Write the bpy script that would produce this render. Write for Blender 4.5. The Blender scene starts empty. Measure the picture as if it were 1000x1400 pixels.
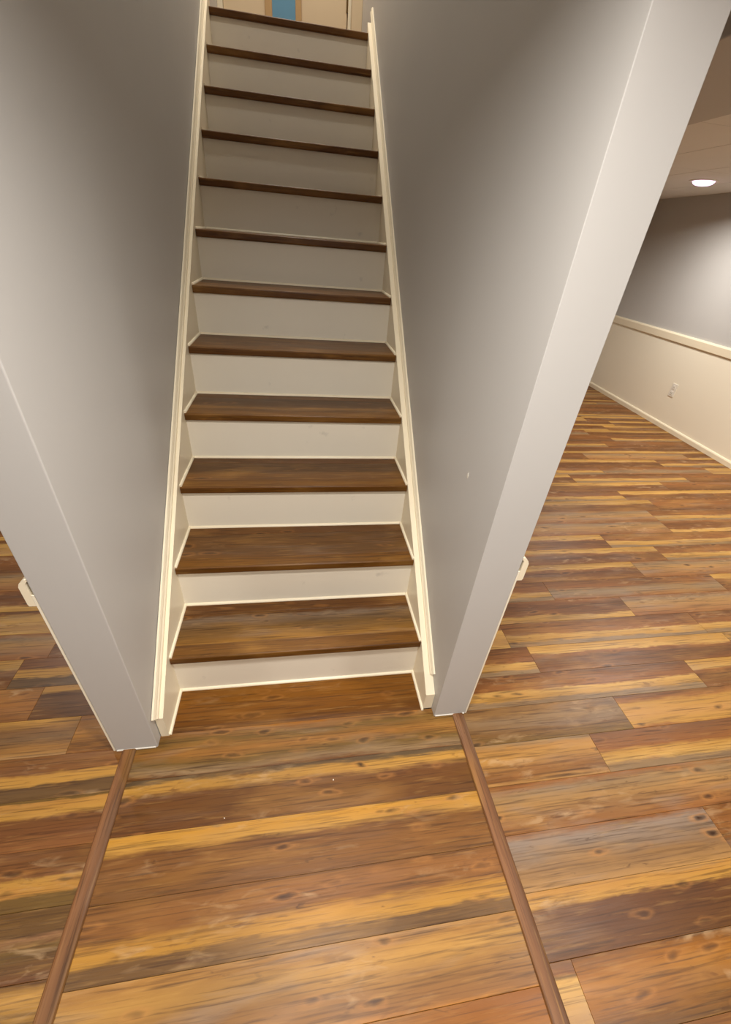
import bpy, bmesh, math, random
from mathutils import Vector, Matrix
random.seed(7)
S = bpy.context.scene
COL = S.collection

# ------------------------------------------------------------ camera
def look(yaw, pitch, roll):
    cy, sy, cp, sp, cr, sr = math.cos(yaw), math.sin(yaw), math.cos(pitch), math.sin(pitch), math.cos(roll), math.sin(roll)
    F = Vector((sy*cp, cy*cp, sp)); r = Vector((cy, -sy, 0)); u = r.cross(F)
    R = cr*r + sr*u; U = -sr*r + cr*u
    return Matrix((R, U, -F)).transposed()
cam_data = bpy.data.cameras.new('camera')
cam = bpy.data.objects.new('camera', cam_data); COL.objects.link(cam)
cam.matrix_world = Matrix.Translation((0.0043, -0.938, 1.4311)) @ look(0.1912, -0.5917, 0.0903).to_4x4()
cam_data.sensor_fit = 'VERTICAL'; cam_data.sensor_height = 24.0
cam_data.lens = 560.74/1400*24.0
cam_data.clip_start = 0.02
S.camera = cam

# ------------------------------------------------------------ world, lights, exposure
w = bpy.data.worlds.new('world'); S.world = w; w.use_nodes = True
w.node_tree.nodes['Background'].inputs[0].default_value = (0.75, 0.78, 0.85, 1)
w.node_tree.nodes['Background'].inputs[1].default_value = 0.03
S.view_settings.view_transform = 'Standard'; S.view_settings.look = 'None'
S.view_settings.gamma = 1; S.view_settings.use_curve_mapping = False
S.view_settings.exposure = 0.13
S.cycles.max_bounces = 8; S.cycles.diffuse_bounces = 5

CEIL = 1.97
def lamp(loc, watt, size=0.16, col=(1.0, 0.96, 0.91), spread=160):
    l = bpy.data.lights.new('downlight_or_fill', 'AREA'); l.shape = 'DISK'; l.size = size
    l.energy = watt; l.color = col; l.spread = math.radians(spread)
    o = bpy.data.objects.new('downlight_or_fill', l); COL.objects.link(o); o.location = loc
    return o
lamp((0.06, -0.60, CEIL-.012), 17.0)
lamp((-1.45, -0.75, CEIL-.012), 10)
lamp((0.1, -2.1, CEIL-.012), 26)  # unseen lamp behind the camera, strengthened as front fill for the risers
lamp((1.45, -0.75, CEIL-.012), 19)
lamp((2.75, 1.0, CEIL-.012), 33)
lamp((-1.7, 1.6, CEIL-.012), 20)
lamp((0.0, 1.2, 4.40), 9, 0.22)                            # unseen lamp added over the flight to brighten upper steps and walls
lamp((0.0, 2.75, 4.40), 21, 0.22, (1.0, 0.92, 0.82))       # landing light upstairs

# ------------------------------------------------------------ materials
def nodes_of(name):
    m = bpy.data.materials.new(name); m.use_nodes = True
    nt = m.node_tree
    return m, nt, nt.nodes['Principled BSDF']
def srgb(c):
    return tuple((x/255/12.92 if x/255 <= .04045 else ((x/255+.055)/1.055)**2.4) for x in c) + (1,)
def paint(name, rgb, rough=0.55, bump=0.03, var=0.03, smudge=False):
    m, nt, b = nodes_of(name); N = nt.nodes; L = nt.links
    tc = N.new('ShaderNodeTexCoord')
    n = N.new('ShaderNodeTexNoise'); n.inputs['Scale'].default_value = 3; n.inputs['Detail'].default_value = 4
    L.new(tc.outputs['Object'], n.inputs['Vector'])
    mx = N.new('ShaderNodeMix'); mx.data_type = 'RGBA'
    c = srgb(rgb)
    mx.inputs[6].default_value = tuple(x*(1-var) for x in c[:3])+(1,)
    mx.inputs[7].default_value = tuple(min(1, x*(1+var)) for x in c[:3])+(1,)
    L.new(n.outputs[0], mx.inputs[0]); out = mx.outputs[2]
    if smudge:
        n3 = N.new('ShaderNodeTexNoise'); n3.inputs['Scale'].default_value = 16; n3.inputs['Detail'].default_value = 5
        oi = N.new('ShaderNodeObjectInfo'); mu = N.new('ShaderNodeMath'); mu.operation = 'MULTIPLY'; mu.inputs[1].default_value = 50
        L.new(oi.outputs['Random'], mu.inputs[0]); n3.noise_dimensions = '4D'; L.new(mu.outputs[0], n3.inputs['W']); L.new(tc.outputs['Object'], n3.inputs['Vector'])
        r3 = N.new('ShaderNodeValToRGB'); r3.color_ramp.elements[0].position = 0.66; r3.color_ramp.elements[1].position = 0.80
        r3.color_ramp.elements[0].color = (0, 0, 0, 1); r3.color_ramp.elements[1].color = (.4, .4, .4, 1)
        L.new(n3.outputs[0], r3.inputs[0])
        m3 = N.new('ShaderNodeMix'); m3.data_type = 'RGBA'; m3.inputs[7].default_value = srgb((120, 115, 108))
        L.new(out, m3.inputs[6]); L.new(r3.outputs[0], m3.inputs[0]); out = m3.outputs[2]
    L.new(out, b.inputs['Base Color'])
    n2 = N.new('ShaderNodeTexNoise'); n2.inputs['Scale'].default_value = 260; n2.inputs['Detail'].default_value = 2
    L.new(tc.outputs['Object'], n2.inputs['Vector'])
    bp = N.new('ShaderNodeBump'); bp.inputs['Strength'].default_value = bump; bp.inputs['Distance'].default_value = 0.002
    L.new(n2.outputs[0], bp.inputs['Height']); L.new(bp.outputs[0], b.inputs['Normal'])
    b.inputs['Roughness'].default_value = rough
    return m
def plain(name, rgb, rough=0.5, metal=0.0, emit=None, es=0):
    m, nt, b = nodes_of(name)
    b.inputs['Base Color'].default_value = srgb(rgb); b.inputs['Roughness'].default_value = rough
    b.inputs['Metallic'].default_value = metal
    if emit: b.inputs['Emission Color'].default_value = srgb(emit); b.inputs['Emission Strength'].default_value = es
    return m

def wcol(c):
    l = srgb(c); g = .3*l[0]+.6*l[1]+.1*l[2]; l = [max(.004, g+(x-g)*1.05) for x in l[:3]]; return tuple(min(1, (x**1.06)*m) for x, m in zip(l[:3], (.63, .68, .66)))+(1,)
def wood(name, stops, width, seed=0.0, rough=0.42, knots=0.5, grey=0.35, axis='X', wobble=0.16, spots=0.5):
    """printed vinyl plank: bands of colour across the width, wandering along the length, with grain, knots, grey wash.
    stops: [(v 0..1 from near edge to far edge, (r,g,b))]"""
    m, nt, b = nodes_of(name); N = nt.nodes; L = nt.links
    def math_(op, a, c=None, clamp=False):
        n = N.new('ShaderNodeMath'); n.operation = op; n.use_clamp = clamp
        for i, x in enumerate((a, c)):
            if x is None: continue
            if isinstance(x, (int, float)): n.inputs[i].default_value = x
            else: L.new(x, n.inputs[i])
        return n.outputs[0]
    tc = N.new('ShaderNodeTexCoord'); sp = N.new('ShaderNodeSeparateXYZ'); L.new(tc.outputs['Object'], sp.inputs[0])
    oi = N.new('ShaderNodeObjectInfo')
    u, v = (sp.outputs['X'], sp.outputs['Y']) if axis == 'X' else (sp.outputs['Y'], sp.outputs['X'])
    v = math_('ADD', v, sp.outputs['Z'])
    rnd = math_('MULTIPLY', oi.outputs['Random'], 37.0)
    W = math_('ADD', rnd, seed)
    def noise(su, sv, detail, scale=1.0, dw=0.0, dist=0.0):
        cb = N.new('ShaderNodeCombineXYZ'); L.new(math_('MULTIPLY', u, su), cb.inputs[0]); L.new(math_('MULTIPLY', v, sv), cb.inputs[1])
        L.new(math_('ADD', W, dw), cb.inputs[2])
        n = N.new('ShaderNodeTexNoise'); n.inputs['Scale'].default_value = scale; n.inputs['Detail'].default_value = detail
        n.inputs['Distortion'].default_value = dist
        L.new(cb.outputs[0], n.inputs['Vector']); return n.outputs[0]
    v01 = math_('ADD', math_('DIVIDE', v, width), 0.5)
    wob = math_('SUBTRACT', noise(3.2, 9, 5, dw=3.3), 0.5)
    mid = math_('SUBTRACT', noise(14, 60, 4, dw=6.5, dist=0.8), 0.5)
    fine = math_('SUBTRACT', noise(7, 150, 4, dw=8.1, dist=0.6), 0.5)
    f = math_('ADD', v01, math_('MULTIPLY', wob, wobble*2.2))
    f = math_('ADD', f, math_('MULTIPLY', fine, 0.16))
    f = math_('ADD', f, math_('MULTIPLY', mid, 0.14))
    ramp = N.new('ShaderNodeValToRGB'); cr = ramp.color_ramp
    cr.interpolation = 'LINEAR'
    cr.elements[0].position = stops[0][0]; cr.elements[0].color = wcol(stops[0][1])
    cr.elements[1].position = stops[-1][0]; cr.elements[1].color = wcol(stops[-1][1])
    for p, c in stops[1:-1]:
        e = cr.elements.new(p); e.color = wcol(c)
    L.new(f, ramp.inputs[0]); out = ramp.outputs[0]
    def mixc(fac, a, bcol, mode='MIX'):
        n = N.new('ShaderNodeMix'); n.data_type = 'RGBA'; n.blend_type = mode
        if isinstance(fac, (int, float)): n.inputs[0].default_value = fac
        else: L.new(fac, n.inputs[0])
        L.new(a, n.inputs[6])
        if isinstance(bcol, tuple): n.inputs[7].default_value = bcol
        else: L.new(bcol, n.inputs[7])
        return n.outputs[2]
    def ramp2(x, p0, p1, hi=1.0):
        n = N.new('ShaderNodeMapRange'); n.inputs[1].default_value = p0; n.inputs[2].default_value = p1
        n.inputs[3].default_value = 0; n.inputs[4].default_value = hi; L.new(x, n.inputs[0]); return n.outputs[0]
    # broad tone along the plank; paler patches put mottled light into the colour
    out = mixc(ramp2(noise(1.6, 7, 3, dw=15), 0.48, 0.78, 0.55), out, wcol((116, 78, 38)))
    out = mixc(ramp2(noise(2.4, 9, 4, dw=18, dist=0.5), 0.52, 0.76, 0.45), out, wcol((206, 150, 84)))
    # worn grey wash
    if grey > 0:
        out = mixc(ramp2(noise(3.0, 22, 5, dw=21, dist=0.4), 0.53, 0.74, grey), out, wcol((168, 142, 126)))
    # grain streaks
    out = mixc(ramp2(noise(5, 170, 5, dw=30, dist=0.5), 0.50, 0.74, 0.75), out, wcol((70, 40, 18)))
    out = mixc(ramp2(noise(9, 120, 3, dw=44), 0.58, 0.85, 0.35), out, wcol((226, 172, 104)))
    # dark flecks and pale torn spots
    out = mixc(ramp2(noise(16, 80, 4, dw=101, dist=1.0), 0.66, 0.78, 0.6), out, wcol((78, 46, 22)))
    if spots > 0:
        patch = ramp2(noise(2.2, 12, 3, dw=130), 0.54, 0.66, 1.0)
        sp_ = math_('MULTIPLY', ramp2(noise(13, 42, 5, dw=120, dist=0.7), 0.52, 0.68, spots), patch)
        out = mixc(sp_, out, wcol((226, 184, 142)))
        sd_ = math_('MULTIPLY', ramp2(noise(17, 60, 4, dw=140, dist=0.5), 0.58, 0.68, spots*1.2), patch)
        out = mixc(sd_, out, wcol((112, 66, 34)))
    # knots
    if knots > 0:
        cb = N.new('ShaderNodeCombineXYZ')
        L.new(math_('ADD', math_('MULTIPLY', u, 6.5), math_('MULTIPLY', noise(14, 30, 3, dw=50), 0.5)), cb.inputs[0])
        L.new(math_('ADD', math_('MULTIPLY', v, 22.0), math_('MULTIPLY', noise(10, 24, 3, dw=60), 0.6)), cb.inputs[1])
        L.new(W, cb.inputs[2])
        vo = N.new('ShaderNodeTexVoronoi'); vo.inputs['Scale'].default_value = 1.0; L.new(cb.outputs[0], vo.inputs['Vector'])
        gate = ramp2(noise(2.3, 5, 2, dw=77), 0.42, 0.52, 1.0)
        k = math_('MULTIPLY', ramp2(vo.outputs['Distance'], 0.20, 0.04, min(1, knots*1.4)), gate)
        out = mixc(k, out, wcol((72, 42, 20)))
        rim = math_('MULTIPLY', math_('MULTIPLY', ramp2(vo.outputs['Distance'], 0.30, 0.2, 1), ramp2(vo.outputs['Distance'], 0.12, 0.2, 1)), gate)
        out = mixc(math_('MULTIPLY', rim, knots*0.45), out, wcol((214, 146, 84)))
    L.new(out, b.inputs['Base Color'])
    rr = math_('ADD', math_('MULTIPLY', noise(6, 40, 3, dw=90), 0.16), rough-0.08)
    L.new(rr, b.inputs['Roughness'])
    bp = N.new('ShaderNodeBump'); bp.inputs['Strength'].default_value = 0.25; bp.inputs['Distance'].default_value = 0.0012
    L.new(noise(8, 190, 4, dw=30), bp.inputs['Height']); L.new(bp.outputs[0], b.inputs['Normal'])
    b.inputs['Specular IOR Level'].default_value = 0.27
    return m

GOLD, GOLD2, TAN = (212, 156, 80), (228, 176, 104), (196, 146, 92)
BR, DBR, RBR, OLV, GRY, PNK = (148, 92, 44), (122, 74, 34), (164, 103, 54), (130, 96, 48), (166, 132, 98), (182, 130, 84)
ORG = (170, 106, 34)
M = {
 'wall': paint('grey_wall_paint', (189, 186, 181), 0.5),
 'trim': paint('cream_trim_paint', (240, 228, 200), 0.38, 0.01, 0.01),
 'riser': paint('cream_riser_paint', (231, 223, 205), 0.42, 0.01, 0.02, smudge=True),
 'panel': paint('cream_wainscot_paint', (243, 234, 212), 0.45, 0.01, 0.01),
 'caulk': plain('caulk', (214, 208, 196), 0.6),
 'ceil': paint('ceiling_tile', (226, 224, 220), 0.85, 0.15),
 'sub': plain('dark_underlay', (52, 34, 20), 0.9),
 'strip': wood('reducer_wood', [(0, (150, 98, 62)), (.3, (164, 112, 76)), (.6, (150, 100, 66)), (1, (120, 78, 48))], 0.042, 5, 0.5, 0.0, 0.3, 'Y', 0.25, 0),
 'nose': wood('nosing_wood', [(0, (116, 72, 26)), (.35, (146, 96, 38)), (.7, (136, 88, 36)), (1, (116, 74, 30))], 0.07, 9, 0.4, 0.2, 0.05, 'X', 0.25, 0),
 'lens': plain('lamp_lens', (255, 245, 250), 0.4, 0, (250, 205, 255), 2.2),
 'white': plain('white_plastic', (232, 226, 212), 0.4),
 'slot': plain('dark_slot', (60, 52, 46), 0.6),
 'door': paint('cream_door_paint', (226, 204, 168), 0.45, 0.01, 0.01),
 'stop': paint('tan_window_stop', (196, 160, 110), 0.5, 0.01, 0.03),
 'glass': plain('blue_glass', (110, 160, 190), 0.15),
 'brass': plain('hinge_brass', (120, 96, 60), 0.4, 0.8),
 'crumb': plain('crumb', (240, 232, 215), 0.8),
}
W1 = 0.128
D = {}
def design(key, stops, width=W1, **k): D[key] = wood('plank_print_'+key, stops, width, **k)
# v 0 = near edge, 1 = far edge
design('a', [(0, GRY), (.14, GRY), (.20, GOLD), (.42, GOLD2), (.48, RBR), (.8, BR), (1, DBR)], seed=1)
design('b', [(0, BR), (.45, DBR), (.62, RBR), (.68, GOLD2), (.92, GOLD), (1, GOLD)], seed=2)
design('c', [(0, RBR), (.3, PNK), (.55, TAN), (.8, GRY), (1, RBR)], seed=3, grey=.6, knots=.8)
design('d', [(0, GOLD), (.22, GOLD2), (.3, BR), (.7, DBR), (1, RBR)], seed=4)
design('e', [(0, RBR), (.25, GRY), (.45, GRY), (.65, RBR), (1, BR)], seed=5, grey=.6)
design('f', [(0, GOLD2), (.3, TAN), (.7, GOLD2), (.82, BR), (1, DBR)], seed=6)
design('g', [(0, DBR), (.35, BR), (.7, RBR), (1, BR)], seed=7)
design('h', [(0, (120, 76, 30)), (.3, ORG), (.6, (186, 122, 50)), (.8, ORG), (1, (130, 80, 28))], seed=8, grey=.1)
# foreground planks of the passage
WC = 0.1415
design('p0', [(0, DBR), (.1, GRY), (.3, OLV), (.5, (172, 116, 58)), (.75, OLV), (.92, (160, 110, 64)), (1, ORG)], WC, seed=11, grey=.3)
design('p1', [(0, DBR), (.3, (124, 78, 34)), (.60, DBR), (.73, GOLD), (.84, GOLD), (.92, (116, 90, 62)), (1, (110, 84, 58))], WC, seed=12, wobble=.08, knots=.8, grey=.15)
design('p2', [(0, (136, 88, 44)), (.3, (150, 98, 48)), (.64, (132, 84, 42)), (.76, GOLD), (.95, (216, 154, 66)), (1, GOLD)], WC, seed=13, wobble=.09, knots=.7, grey=.12)
design('p3', [(0, (124, 88, 50)), (.2, (130, 92, 52)), (.27, (216, 156, 70)), (.42, (206, 146, 66)), (.56, (152, 98, 48)), (.85, (160, 104, 54)), (1, (140, 90, 44))], WC, seed=14, wobble=.09, knots=.6, grey=.12)
design('p4', [(0, (208, 138, 66)), (.12, (158, 106, 58)), (.4, (164, 114, 62)), (.7, (206, 152, 82)), (.9, (180, 126, 66)), (1, TAN)], WC, seed=15, wobble=.14, grey=.45)
design('p5', [(0, DBR), (.3, BR), (.55, (172, 106, 26)), (1, (158, 94, 20))], WC, seed=16, grey=.1)
design('s0', [(0, (118, 72, 26)), (.3, (140, 86, 28)), (.8, (152, 96, 32)), (1, (140, 88, 30))], 0.16, seed=17, grey=.04, wobble=.1, knots=.4, spots=.15)
# stair planks
design('t1', [(0, (178, 124, 56)), (.25, (150, 106, 52)), (.55, (134, 100, 66)), (.8, (142, 116, 96)), (.9, (120, 76, 36)), (1, (116, 72, 34))], 0.14, seed=21, grey=.35, wobble=.12, spots=.15)
design('t2', [(0, (130, 86, 44)), (.3, (118, 80, 44)), (.6, (134, 90, 50)), (1, (116, 78, 42))], 0.14, seed=22, grey=.25, spots=.15)
design('t3', [(0, (134, 88, 42)), (.3, (146, 98, 50)), (.5, (112, 76, 42)), (1, (110, 74, 40))], 0.14, seed=23, grey=.2, spots=.15)
design('t4', [(0, (118, 78, 38)), (.2, (168, 118, 60)), (.35, (116, 78, 44)), (1, (98, 66, 38))], 0.14, seed=24, grey=.2, spots=.15)
design('tb', [(0, (126, 80, 38)), (1, (112, 68, 30))], 0.05, seed=25, grey=.15, spots=.15)

# ------------------------------------------------------------ mesh helpers
def link(name, me, mat=None, parent=None, loc=(0, 0, 0), rot=(0, 0, 0)):
    o = bpy.data.objects.new(name, me); COL.objects.link(o)
    o.location = loc; o.rotation_euler = rot
    if parent: o.parent = parent
    if mat is not None and not me.materials: me.materials.append(mat)
    return o
def finish(bm, name, smooth=False):
    bmesh.ops.recalc_face_normals(bm, faces=bm.faces)
    me = bpy.data.meshes.new(name); bm.to_mesh(me); bm.free()
    if smooth:
        for p in me.polygons: p.use_smooth = True
    return me
def add_box(bm, a, b, bev=0, seg=2, edges=None):
    x0, y0, z0 = a; x1, y1, z1 = b
    vs = [bm.verts.new((x, y, z)) for x in (x0, x1) for y in (y0, y1) for z in (z0, z1)]
    fs = []
    for q in ((0, 1, 3, 2), (4, 6, 7, 5), (0, 4, 5, 1), (2, 3, 7, 6), (0, 2, 6, 4), (1, 5, 7, 3)):
        fs.append(bm.faces.new([vs[i] for i in q]))
    if bev:
        es = {e for f in fs for e in f.edges}
        if edges: es = {e for e in es if edges(e)}
        bmesh.ops.bevel(bm, geom=list(es), offset=bev, segments=seg, affect='EDGES', profile=0.5)
def box(name, a, b, mat, parent=None, bev=0, seg=2, edges=None):
    c = Vector([(a[i]+b[i])/2 for i in range(3)])
    bm = bmesh.new()
    add_box(bm, [a[i]-c[i] for i in range(3)], [b[i]-c[i] for i in range(3)], bev, seg, edges)
    return link(name, finish(bm, name), mat, parent, c)
def prism(name, pts, x0, x1, mat, parent=None, bev=0):
    """polygon in the YZ plane pushed along X"""
    bm = bmesh.new()
    a = [bm.verts.new((x0, y, z)) for y, z in pts]; b = [bm.verts.new((x1, y, z)) for y, z in pts]
    bm.faces.new(a); bm.faces.new(b[::-1])
    n = len(pts)
    for i in range(n): bm.faces.new((a[i], b[i], b[(i+1) % n], a[(i+1) % n]))
    if bev: bmesh.ops.bevel(bm, geom=list(bm.edges), offset=bev, segments=2, affect='EDGES')
    return link(name, finish(bm, name), mat, parent)
def sweep(name, prof, p0, p1, side, up, mat, parent=None):
    """profile [(a,b)] in (side, up) carried straight from p0 to p1"""
    p0, p1, side, up = map(Vector, (p0, p1, side, up))
    bm = bmesh.new()
    A = [bm.verts.new(p0+side*a+up*b) for a, b in prof]; B = [bm.verts.new(p1+side*a+up*b) for a, b in prof]
    bm.faces.new(A); bm.faces.new(B[::-1]); n = len(prof)
    for i in range(n): bm.faces.new((A[i], B[i], B[(i+1) % n], A[(i+1) % n]))
    return link(name, finish(bm, name), mat, parent)
def disc_mesh(name, prof, seg=32):
    """lathe around Z; prof [(r,z)]"""
    bm = bmesh.new(); rings = []
    for r, z in prof:
        rings.append([bm.verts.new((r*math.cos(t*2*math.pi/seg), r*math.sin(t*2*math.pi/seg), z)) for t in range(seg)])
    for a, b in zip(rings, rings[1:]):
        for i in range(seg): bm.faces.new((a[i], a[(i+1) % seg], b[(i+1) % seg], b[i]))
    if prof[0][0] > 0: bm.faces.new(rings[0][::-1])
    bm.faces.new(rings[-1])
    return finish(bm, name)
def structure(o): o['kind'] = 'structure'; return o
def tag(o, label, cat, group=None):
    o['label'] = label; o['category'] = cat
    if group: o['group'] = group
    return o

# ------------------------------------------------------------ floor and planks
XL0, XL1, XC0, XC1, XR0, XR1 = -2.75, -0.5516, -0.5516, 0.5634, 0.5634, 3.86
YB, YF = -2.8, 4.2
plank_cache = {}
def plank_mesh(lx, wy, t=0.006, gap=0.0003, ch=0.0007):
    key = (round(lx, 3), round(wy, 4))
    if key in plank_cache: return plank_cache[key]
    bm = bmesh.new()
    hx, hy = lx/2-gap, wy/2-gap
    def ring(dx, z): return [bm.verts.new((sx*(hx-dx), sy*(hy-dx), z)) for sx, sy in ((-1, -1), (1, -1), (1, 1), (-1, 1))]
    r0, r1, r2 = ring(0, -t), ring(0, -ch*.6), ring(ch, 0)
    bm.faces.new(r2)
    for a, b in ((r0, r1), (r1, r2)):
        for i in range(4): bm.faces.new((a[i], a[(i+1) % 4], b[(i+1) % 4], b[i]))
    me = finish(bm, 'plank'); me.materials.append(D['a'])
    plank_cache[key] = me
    return me
def plank(x0, x1, y0, y1, mat, parent, z=0.0):
    o = bpy.data.objects.new('plank', plank_mesh(x1-x0, y1-y0)); COL.objects.link(o)
    o.location = ((x0+x1)/2, (y0+y1)/2, z); o.parent = parent
    o.material_slots[0].link = 'OBJECT'; o.material_slots[0].material = mat
    return o
floor = structure(box('floor', (XL0, YB, -0.12), (XR1, YF, -0.0055), M['sub'], None))
fp = Vector(floor.location)
def fplank(x0, x1, y0, y1, mat): 
    o = plank(x0, x1, y0, y1, mat, floor); o.location -= fp; return o
GEN = ['a', 'b', 'g', 'd', 'a', 'e', 'b', 'c', 'd', 'g', 'f', 'b']
# right-hand room: rows from seam y=-0.165
right_known = {   # row k spans -0.165+W1*k .. ; list of (joint x, design left of it) then the design of what follows
 -7: [(1.35, 'g'), (9, 'b')],
 -6: [(0.642, 'f'), (1.64, 'h'), (9, 'g')],
 -5: [(1.72, 'd2'), (9, 'a')],
 -4: [(1.26, 'e2'), (9, 'g')],
 -3: [(1.86, 'c'), (9, 'f')],
 -2: [(1.023, 'f2'), (2.02, 'a2'), (9, 'b')],
 -1: [(1.21, 'g2'), (2.2, 'f3'), (9, 'g')],
 0: [(1.65, 'a'), (2.65, 'b'), (9, 'd')],
 1: [(0.97, 'a'), (1.97, 'b'), (2.97, 'b'), (9, 'g')],
 2: [(0.898, 'f'), (1.9, 'a'), (2.9, 'a'), (9, 'e')],
 3: [(1.608, 'd'), (2.61, 'c'), (9, 'b')],
 4: [(1.252, 'a'), (2.27, 'e'), (3.27, 'b'), (9, 'e')],
 5: [(1.867, 'b'), (2.87, 'c'), (9, 'a')],
}
design('d2', [(0, DBR), (.35, (112, 68, 36)), (.68, (120, 74, 42)), (.76, GOLD), (.95, (204, 144, 74)), (1, TAN)], seed=31, wobble=.12, grey=.1)
design('e2', [(0, TAN), (.3, (158, 116, 78)), (.6, (158, 128, 106)), (.85, (166, 140, 124)), (1, RBR)], seed=32, grey=.6, knots=.9)
design('f2', [(0, (220, 160, 96)), (.14, BR), (.35, (170, 116, 66)), (.65, (206, 150, 84)), (.85, (196, 140, 78)), (1, GRY)], seed=33, grey=.2)
design('a2', [(0, GRY), (.14, GRY), (.22, GOLD2), (.42, GOLD), (.55, RBR), (1, (140, 92, 58))], seed=34, grey=.2)
design('g2', [(0, OLV), (.3, (140, 98, 56)), (.6, (158, 124, 92)), (.8, (132, 94, 58)), (1, (128, 90, 56))], seed=35, grey=.35)
design('f3', [(0, RBR), (.1, GOLD), (.4, (214, 156, 92)), (.7, GOLD), (.82, RBR), (1, DBR)], seed=36, grey=.12)
def row(x0, x1, y0, y1, joints, parts_from=None):
    x = x0
    for xe, d in joints:
        e = min(xe, x1)
        if e - x > 0.03:
            fplank(x, e, y0, y1, D[d]); x = e
        if xe >= x1: break
rg = random.Random(3)
for k in range(-18, 34):
    y0 = -0.165+W1*k; y1 = y0+W1
    if y0 < -1.7: continue
    if k in right_known: J = right_known[k]
    else:
        off = rg.uniform(0.15, 1.0); J = []; x = XR0+off; i = rg.randrange(12)
        while x < XR1: J.append((x, GEN[(i) % 12])); x += 1.0; i += rg.choice((1, 3, 5))
        J.append((9, GEN[i % 12]))
    row(XR0 if y1 < -.05 else 0.60, XR1, y0, y1, J)
# passage planks
ys = [-0.143, -0.281, -0.423, -0.564, -0.704, -0.836, -0.977, -1.118, -1.26]
for i, d in enumerate(['p0', 'p1', 'p2', 'p3', 'p4', 'p5', 'p1', 'p3']):
    a, b = ys[i+1], ys[i]
    fplank(XC0, XC1, a, b, D[d])
fplank(-0.44, 0.44, -0.143, 0.0168, D['s0'])
# left-hand room
W2 = 0.1253
left_known = {  # joints given from the strip outwards (towards -x)
 -6: [(-9, 'g')], -5: [(-9, 'f4')], -4: [(-9, 'g3')], -3: [(-9, 'l3')], -2: [(-9, 'l2')], -1: [(-9, 'l1')],
 0: [(-0.744, 'h2'), (-1.75, 'c2'), (-9, 'a')],
 1: [(-0.913, 'd3'), (-1.9, 'h3'), (-9, 'b')],
 2: [(-1.04, 'l1'), (-2.0, 'b'), (-9, 'd')],
}
design('l1', [(0, (128, 94, 58)), (.3, (118, 84, 50)), (.36, GOLD), (.55, (212, 154, 78)), (.62, (146, 92, 48)), (1, (138, 86, 44))], W2, seed=41, wobble=.08, grey=.1)
design('l2', [(0, (156, 100, 58)), (.3, (138, 86, 48)), (.6, (130, 82, 44)), (.68, GOLD), (.95, (204, 144, 74)), (1, OLV)], W2, seed=42, wobble=.08, grey=.12)
design('l3', [(0, OLV), (.22, OLV), (.28, (204, 144, 74)), (.5, GOLD), (.58, (146, 94, 52)), (1, (138, 86, 48))], W2, seed=43, wobble=.08, grey=.12)
design('g3', [(0, DBR), (.4, OLV), (.52, (176, 124, 84)), (.6, (120, 84, 44)), (1, (120, 84, 42))], W2, seed=44, grey=.15)
design('f4', [(0, DBR), (.5, (150, 104, 34)), (.8, GOLD), (1, (120, 78, 36))], W2, seed=45, grey=.1)
design('h2', [(0, (146, 92, 40)), (.5, (176, 118, 50)), (1, (164, 106, 44))], W2, seed=46, grey=.08)
design('h3', [(0, (150, 96, 48)), (.5, (176, 116, 60)), (1, (180, 122, 66))], W2, seed=47, grey=.1)
design('c2', [(0, TAN), (.2, (180, 126, 70)), (.45, (140, 104, 72)), (.75, (150, 104, 62)), (1, GOLD)], W2, seed=48, grey=.3)
design('d3', [(0, (122, 76, 36)), (.5, (128, 82, 38)), (.72, (120, 76, 36)), (.8, GOLD), (1, (204, 144, 74))], W2, seed=49, grey=.1)
for k in range(-12, 20):
    y0 = -0.0515-W2+W2*(k) ; y1 = y0+W2
    if y0 < -1.7: continue
    if k in left_known: J = left_known[k]
    else:
        J = []; x = XL1-rg.uniform(.2, 1.0); i = rg.randrange(12)
        while x > XL0: J.append((x, GEN[i % 12])); x -= 1.0; i += rg.choice((1, 3, 5))
        J.append((-9, GEN[i % 12]))
    x = XL1 if y1 < -.1 else -0.60
    for xe, d in J:
        e = max(xe, XL0)
        if x-e > .03: fplank(e, x, y0, y1, D[d]); x = e
        if xe <= XL0: break
# wooden reducer strips over the two joints
prof = [(-.0205, 0), (-.0205, .0022), (-.018, .0048), (-.013, .0060), (.013, .0060), (.018, .0048), (.0205, .0022), (.0205, 0)]
for x, ye, lab in ((-0.5516, -0.1845, 'reddish wooden floor strip running from the foot of the left wall'),
                   (0.5634, -0.1735, 'reddish wooden floor strip running from the foot of the right wall')):
    bm = bmesh.new(); L_ = 1.5
    A = [bm.verts.new((a, 0, z)) for a, z in prof]; B = [bm.verts.new((a, -L_, z)) for a, z in prof]
    bm.faces.new(A); bm.faces.new(B[::-1])
    for i in range(8): bm.faces.new((A[i], B[i], B[(i+1) % 8], A[(i+1) % 8]))
    o = link('threshold_strip', finish(bm, 'strip'), M['strip'], None, (x, ye, 0.0002))
    tag(o, lab, 'floor strip', 'reducer strips between the floors')

# ------------------------------------------------------------ stair walls
TOPW = 4.55
YEL, YER, YD = -0.183, -0.1725, 3.2
def vert_edge(e):
    a, b = e.verts; return abs(a.co.x-b.co.x) < 1e-5 and abs(a.co.y-b.co.y) < 1e-5
wl = structure(box('wall_left', (-0.5945, YEL, 0), (-0.467, YD+.1, TOPW), M['wall'], None, 0.003, 3, vert_edge))
wr = structure(box('wall_right', (0.474, YER, 0), (0.593, YD+.1, TOPW), M['wall'], None, 0.0015, 2, vert_edge))
def child(parent, o):
    o.location -= Vector(parent.location); o.parent = parent; return o
def cbox(parent, name, a, b, mat, bev=0, seg=2):
    return child(parent, box(name, a, b, mat, None, bev, seg))
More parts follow.
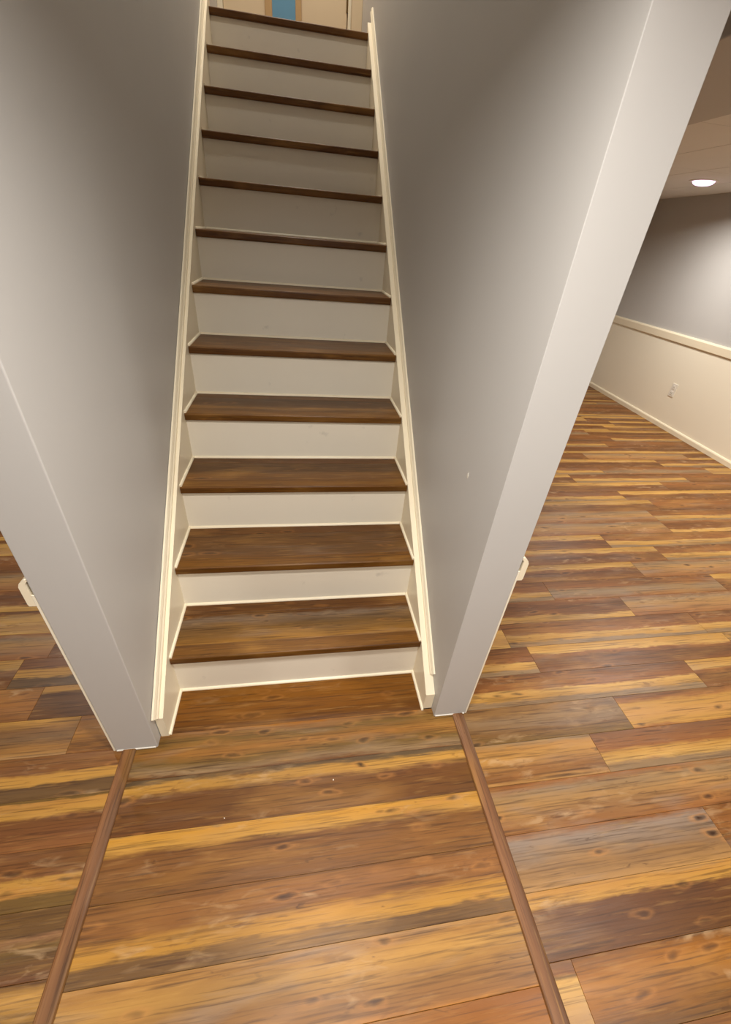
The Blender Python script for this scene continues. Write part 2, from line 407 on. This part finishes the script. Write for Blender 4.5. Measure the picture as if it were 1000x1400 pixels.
# caulk bead where the wall ends meet the floor
cbox(wl, 'caulk_bead', (-0.590, YEL-.003, 0), (-0.472, YEL+.002, 0.0045), M['caulk'], .0012)
cbox(wr, 'caulk_bead', (0.478, YER-.003, 0), (0.589, YER+.002, 0.0045), M['caulk'], .0012)
# filled nail hole on the right-hand wall
p = link('filler_spot', disc_mesh('spot', [(0.009, 0), (0.008, .0008), (.004, .0014)], 16), M['caulk'], wr, (0.474-wr.location.x, 0.023-wr.location.y, 0.892-wr.location.z), (0, -math.pi/2, 0))
p.scale = (1, .6, 1)
# wainscot panels, chair rails and baseboards on the room sides of the stair walls
rail = [(.0055, 0), (.020, .0), (.022, .006), (.022, .060), (.018, .070), (.004, .082), (0, .082), (0, .076), (.0055, .068)]
def wainscot(w_, xf, s, y0, y1, zr=.70):
    cbox(w_, 'wainscot_panel', (min(xf, xf+s*.005), y0, 0), (max(xf, xf+s*.005), y1, zr), M['panel'])
    o = sweep('chair_rail', rail, (xf, y0, zr-.033), (xf, y1, zr-.033), (s, 0, 0), (0, 0, 1), M['trim'], None); child(w_, o)
    o = sweep('baseboard', [(0, 0), (.014, 0), (.014, .045), (.008, .055), (0, .056)], (xf+s*.005, y0+.02, 0), (xf+s*.005, y1, 0), (s, 0, 0), (0, 0, 1), M['trim'], None); child(w_, o)
wainscot(wr, 0.593, 1, YER, 4.2)
wainscot(wl, -0.5945, -1, YEL, 4.2)
# partition carries on along the rooms beyond the landing door
structure(box('wall_back_right', (0.474, YD+.1, 0), (0.593, 4.2, TOPW), M['wall']))
structure(box('wall_back_left', (-0.5945, YD+.1, 0), (-0.467, 4.2, TOPW), M['wall']))

# ------------------------------------------------------------ right-hand room: far wall, wainscot, ceiling
a = Vector((3.843, 3.954, 0)); bq = Vector((3.701, 1.729, 0)); dv = (bq-a).normalized(); nv = Vector((-dv.y, dv.x, 0))
if nv.x > 0: nv = -nv
P0, P1 = a-dv*0.25, a+dv*4.3
ang = math.atan2(dv.y, dv.x)
def on_wall(name, s0, s1, z0, z1, t, mat, parent, bev=0, t0=0.0):
    """box lying on the far right wall: s metres along it, t metres proud of it"""
    bm = bmesh.new(); add_box(bm, (s0, t0, z0), (s1, t, z1), bev)
    me = finish(bm, name)
    X = dv; Y = nv
    me.transform(Matrix(((X.x, Y.x, 0, P0.x), (X.y, Y.y, 0, P0.y), (0, 0, 1, 0), (0, 0, 0, 1))))
    me.update(); bm2 = bmesh.new(); bm2.from_mesh(me); bmesh.ops.recalc_face_normals(bm2, faces=bm2.faces); bm2.to_mesh(me); bm2.free()
    return link(name, me, mat, parent)
LW = (P1-P0).length
wf = structure(on_wall('wall_far_right', 0, LW, 0, CEIL+.05, 0, M['wall'], None, 0, -.1))
on_wall('wainscot_panel', 0, LW, 0, .79, .005, M['panel'], wf)
sweep('chair_rail', [(0, 0), (.010, 0), (.018, .006), (.022, .066), (.016, .078), (0, .080)], P0+Vector((0, 0, .775)), P1+Vector((0, 0, .775)), nv, (0, 0, 1), M['trim'], wf)
structure(sweep('baseboard_right', [(.0, 0), (.016, 0), (.016, .038), (.010, .048), (0, .050)], P0+nv*.005, P1+nv*.005, nv, (0, 0, 1), M['trim'], None))
# outlet
def wall_pt(y): return (y-P0.y)/dv.y
so = wall_pt(2.703)
out = bpy.data.objects.new('wall_outlet', None); COL.objects.link(out)
tag(out, 'small white electrical outlet on the cream wainscot of the far right wall', 'outlet')
out.location = P0+dv*so+nv*.005+Vector((0, 0, .367)); out.rotation_euler = (math.pi/2, 0, math.atan2(nv.y, nv.x)+math.pi/2)
def ob(name, aa, bb, mat, bev, parent):
    bm = bmesh.new(); add_box(bm, aa, bb, bev); return link(name, finish(bm, name), mat, parent)
ob('cover_plate', (-.036, -.062, 0), (.036, .062, .005), M['white'], .0018, out)
for s in (-1, 1):
    k = ob('socket', (-.017, s*.027-.017, .004), (.017, s*.027+.017, .0075), M['white'], .001, out)
    for q in (-.007, .007): ob('slot', (q-.0015, s*.027-.006, .0070), (q+.0015, s*.027+.006, .0078), M['slot'], 0, k)

# near ceiling over the room the camera stands in, and rooms to both sides
structure(box('ceiling', (XL0, YB, CEIL+.012), (XR1+.1, YEL-.0, CEIL+.1), M['ceil'], None))
cr_ = structure(box('ceiling_right', (0.593, YER, CEIL+.012), (XR1+.1, YF, CEIL+.1), M['ceil']))
structure(box('ceiling_left', (XL0, YEL, CEIL+.0), (-0.5945, YF, CEIL+.1), M['ceil']))
structure(box('trim_4', (-0.467, YEL-.0, CEIL), (0.474, -0.06, TOPW), M['wall']))
# lay-in ceiling tiles
tx = [1.21, 1.77, 2.27, 2.77, 3.27, 3.70]
bm = bmesh.new()
for i in range(len(tx)-1):
    for j in range(5):
        y0 = -0.6+j*.98
        o = box('ceiling_tile', (tx[i]+.003, y0+.001, CEIL), (tx[i+1]-.003, y0+.979, CEIL+.011), M['ceil'], None, .003, 1)
        child(cr_, o)
bm.free()
# boxed soffit along the ceiling
structure(box('trim_3', (0.79, YER, 1.78), (1.19, YF, CEIL+.011), M['wall'], None, .003))
# ceiling lights
def downlight(loc, label):
    r = bpy.data.objects.new('recessed_light', None); COL.objects.link(r); r.location = loc
    tag(r, label, 'ceiling light', 'recessed ceiling lights')
    ring = disc_mesh('ring', [(.098, 0), (.098, -.003), (.088, -.006), (.076, -.005)], 36)
    link('trim_ring', ring, M['white'], r)
    link('lens', disc_mesh('lens', [(.075, -.0045), (.073, -.012), (.064, -.021), (.048, -.028), (.026, -.032), (.006, -.033)], 36), M['lens'], r)
    return r
downlight((3.10, 2.68, CEIL), 'small round recessed ceiling light glowing above the far right wall')
lamp((3.10, 2.68, CEIL-.036), 18)

# enclosing walls outside the frame
structure(box('wall_rear', (XL0-.1, YB-.1, 0), (XR1+.2, YB, CEIL+.1), M['wall']))
structure(box('wall_far_left', (XL0-.1, YB, 0), (XL0, YF, CEIL+.1), M['wall']))
structure(box('wall_end_right', (0.593, YF, 0), (XR1+.2, YF+.1, CEIL+.1), M['wall']))
structure(box('wall_end_left', (XL0-.1, YF, 0), (-0.5945, YF+.1, CEIL+.1), M['wall']))
structure(box('wall_side_right', (XR1-.0, YB, 0), (XR1+.1, -0.3, CEIL+.1), M['wall']))

# ------------------------------------------------------------ staircase
G, R_, T, NO = 0.2308, 0.1998, 0.0299, 0.0168
st = bpy.data.objects.new('staircase', None); COL.objects.link(st); st.location = (0, -.15, 0)
tag(st, 'straight flight of wood-topped stairs with cream risers between grey walls', 'staircase')
WX = 0.44
def sp(o): o.location -= Vector(st.location); o.parent = st; return o
SL = R_/G
noseprof = []
def nosing(y, z, parent):
    # rounded front edge: flat top, quarter-round upper corner, straight face, rounded lower corner
    pts = [(.055, 0), (.006, 0)]
    for t in range(1, 5):
        an = t/4*math.pi/2; pts.append((.006-.006*math.sin(an), -.006+.006*math.cos(an)))
    pts += [(0, -T+.006)]
    for t in range(1, 4):
        an = t/3*math.pi/2; pts.append((.006-.006*math.cos(an), -T+.006-.006*math.sin(an)))
    pts += [(.016, -T), (.016, -.007), (.055, -.007)]
    bm = bmesh.new()
    A = [bm.verts.new((-WX+.001, a_, b_)) for a_, b_ in pts]; B = [bm.verts.new((WX-.001, a_, b_)) for a_, b_ in pts]
    bm.faces.new(A); bm.faces.new(B[::-1]); n = len(pts)
    for i in range(n): bm.faces.new((A[i], B[i], B[(i+1) % n], A[(i+1) % n]))
    bmesh.ops.translate(bm, verts=bm.verts, vec=(0, -.0275, 0))
    o = link('nosing', finish(bm, 'nosing'), M['nose'], parent)
    return o
nmesh = None
BEAD = [(0, 0), (.0075, 0), (.0070, .0035), (.0045, .0065), (0, .0080)]
def bead(p0, p1, side):
    return sp(sweep('bead_molding', BEAD, p0, p1, side, (0, 0, 1), M['trim'], None))
tset = ['t1', 't2', 't3', 't4', 't2', 't3', 't4', 't2', 't3', 't4', 't2', 't3']
for n in range(0, 13):
    yf = (n-1)*G; yb = n*G+NO; z = n*R_
    if n < 12:
        # riser standing at the back of tread n
        r = box('riser', (-WX, yb, z-.02), (WX, yb+.012, z+R_-T+.0*1), M['riser']); sp(r)
        bead((-WX+.0075, yb, z), (WX-.0075, yb, z), (0, -1, 0))
        ys0 = yf+.004 if n > 0 else -.148
        bead((-WX, ys0, z), (-WX, yb, z), (1, 0, 0))
        bead((WX, ys0, z), (WX, yb, z), (-1, 0, 0))
    if n > 0:
        end = yb if n < 12 else YD
        base = box('tread', (-WX, yf+.017, z-T+.002), (WX, min(end, yf+.25)+(.012 if n < 12 else 0), z-.0075), M['sub']); sp(base)
        o = nosing(yf, z, base); o.location = Vector((0, yf+.0275, z))-Vector(st.location)-Vector(base.location)
        if nmesh is None: nmesh = o.data
        else:
            old = o.data; o.data = nmesh
        bp_ = Vector(st.location)+Vector(base.location)
        def tp(y0, y1, mat):
            q = plank(-WX+.0005, WX-.0005, y0, y1, mat, base, z); q.location -= bp_
        if n < 12:
            tp(yf+.055, yf+.195, D[tset[n-1]]); tp(yf+.195, yb, D['tb'])
        else:
            y = yf+.055
            while y < YD-.01:
                y1 = min(y+.14, YD); tp(y, y1, D['t3']); y = y1
# one slab under the landing planks
structure(box('floor_landing', (-WX, 11*G+.25, 12*R_-.2), (WX, YD, 12*R_-.0075), M['sub']))
# skirt boards and their cap mouldings
for s, xin, xw, cin, cout in ((-1, -WX, -0.4645, .235, .280), (1, WX, 0.4732, .203, .240)):
    y0 = -0.150 if s < 0 else -0.140; zf = .085
    yend = 2.60; 
    pts = [(y0, 0), (y0, zf)]
    ystart = (zf-cin)/SL
    if ystart > y0: pts.append((ystart, zf))
    else: pts[-1] = (y0, SL*y0+cin)
    yt = yend
    pts += [(yt, SL*yt+cin), (yt, SL*yt-.22), (.22, -.0)]
    sp(prism('skirt_board', pts, min(xin, xw), max(xin, xw), M['trim'], None))
    # moulding along the wall on top of the board
    y1 = -0.148 if s < 0 else -.085
    wv = Vector((-s, 0, 0)); upv = Vector((0, -SL, 1)).normalized(); h = (cout-cin)/math.sqrt(1+SL*SL)
    yy = 2.66
    prof_ = [(0, 0), (.013, 0), (.013, h*.35), (.009, h*.5), (.010, h*.75), (.006, h), (0, h)]
    sp(sweep('cap_molding', prof_, (xw, y1, SL*y1+cin), (xw, yy, SL*yy+cin), wv, upv, M['trim'], None))

# ------------------------------------------------------------ door at the head of the stairs
d1 = structure(box('door_1', (-0.43, YD, 12*R_), (0.372, YD+.04, 12*R_+2.0), M['door']))
dz = 12*R_
cbox(d1, 'window_stop', (-0.166, YD-.012, dz+.12), (-0.120, YD+.001, dz+1.85), M['stop'], .003)
cbox(d1, 'window_stop', (0.031, YD-.012, dz+.12), (0.070, YD+.001, dz+1.85), M['stop'], .003)
cbox(d1, 'window_stop', (-0.166, YD-.012, dz+.08), (0.070, YD+.001, dz+.12), M['stop'], .003)
cbox(d1, 'window_stop', (-0.166, YD-.012, dz+1.85), (0.070, YD+.001, dz+1.90), M['stop'], .003)
cbox(d1, 'pane', (-0.120, YD-.005, dz+.12), (0.031, YD+.0005, dz+1.85), M['glass'])
for z in (.30, 1.05, 1.75):
    cbox(d1, 'hinge', (0.366, YD-.006, dz+z-.045), (0.378, YD+.001, dz+z+.045), M['brass'], .002)
tr = structure(box('trim_1', (0.378, YD-.018, dz), (0.474, YD+.03, dz+2.05), M['door'], None, .003))
cbox(tr, 'edge_bead', (0.378, YD-.024, dz), (0.398, YD-.017, dz+2.05), M['trim'], .002)
tr2 = structure(box('trim_2', (-0.467, YD-.018, dz), (-0.433, YD+.03, dz+2.05), M['trim'], None, .003))
structure(box('wall_landing', (-0.467, YD+.035, dz), (0.474, YD+.1, TOPW), M['wall']))
structure(box('ceiling_landing', (-0.5945, -0.06, TOPW-.1), (0.593, YD+.1, TOPW), M['ceil']))

# ------------------------------------------------------------ crumbs on the floor
def crumb(x, y, r, label):
    bm = bmesh.new(); bmesh.ops.create_icosphere(bm, subdivisions=1, radius=r)
    for v in bm.verts: v.co *= random.uniform(.7, 1.2); v.co.z *= .6
    mz = min(v.co.z for v in bm.verts)
    o = link('crumb', finish(bm, 'crumb'), M['crumb'], None, (x, y, -mz))
    tag(o, label, 'crumb', 'crumbs on the passage floor')
crumb(0.094, -0.3435, .0026, 'white crumb lying on the brown band of the plank below the stairs')
crumb(-0.228, -0.410, .0018, 'tiny pale crumb left of centre at the seam between two planks')
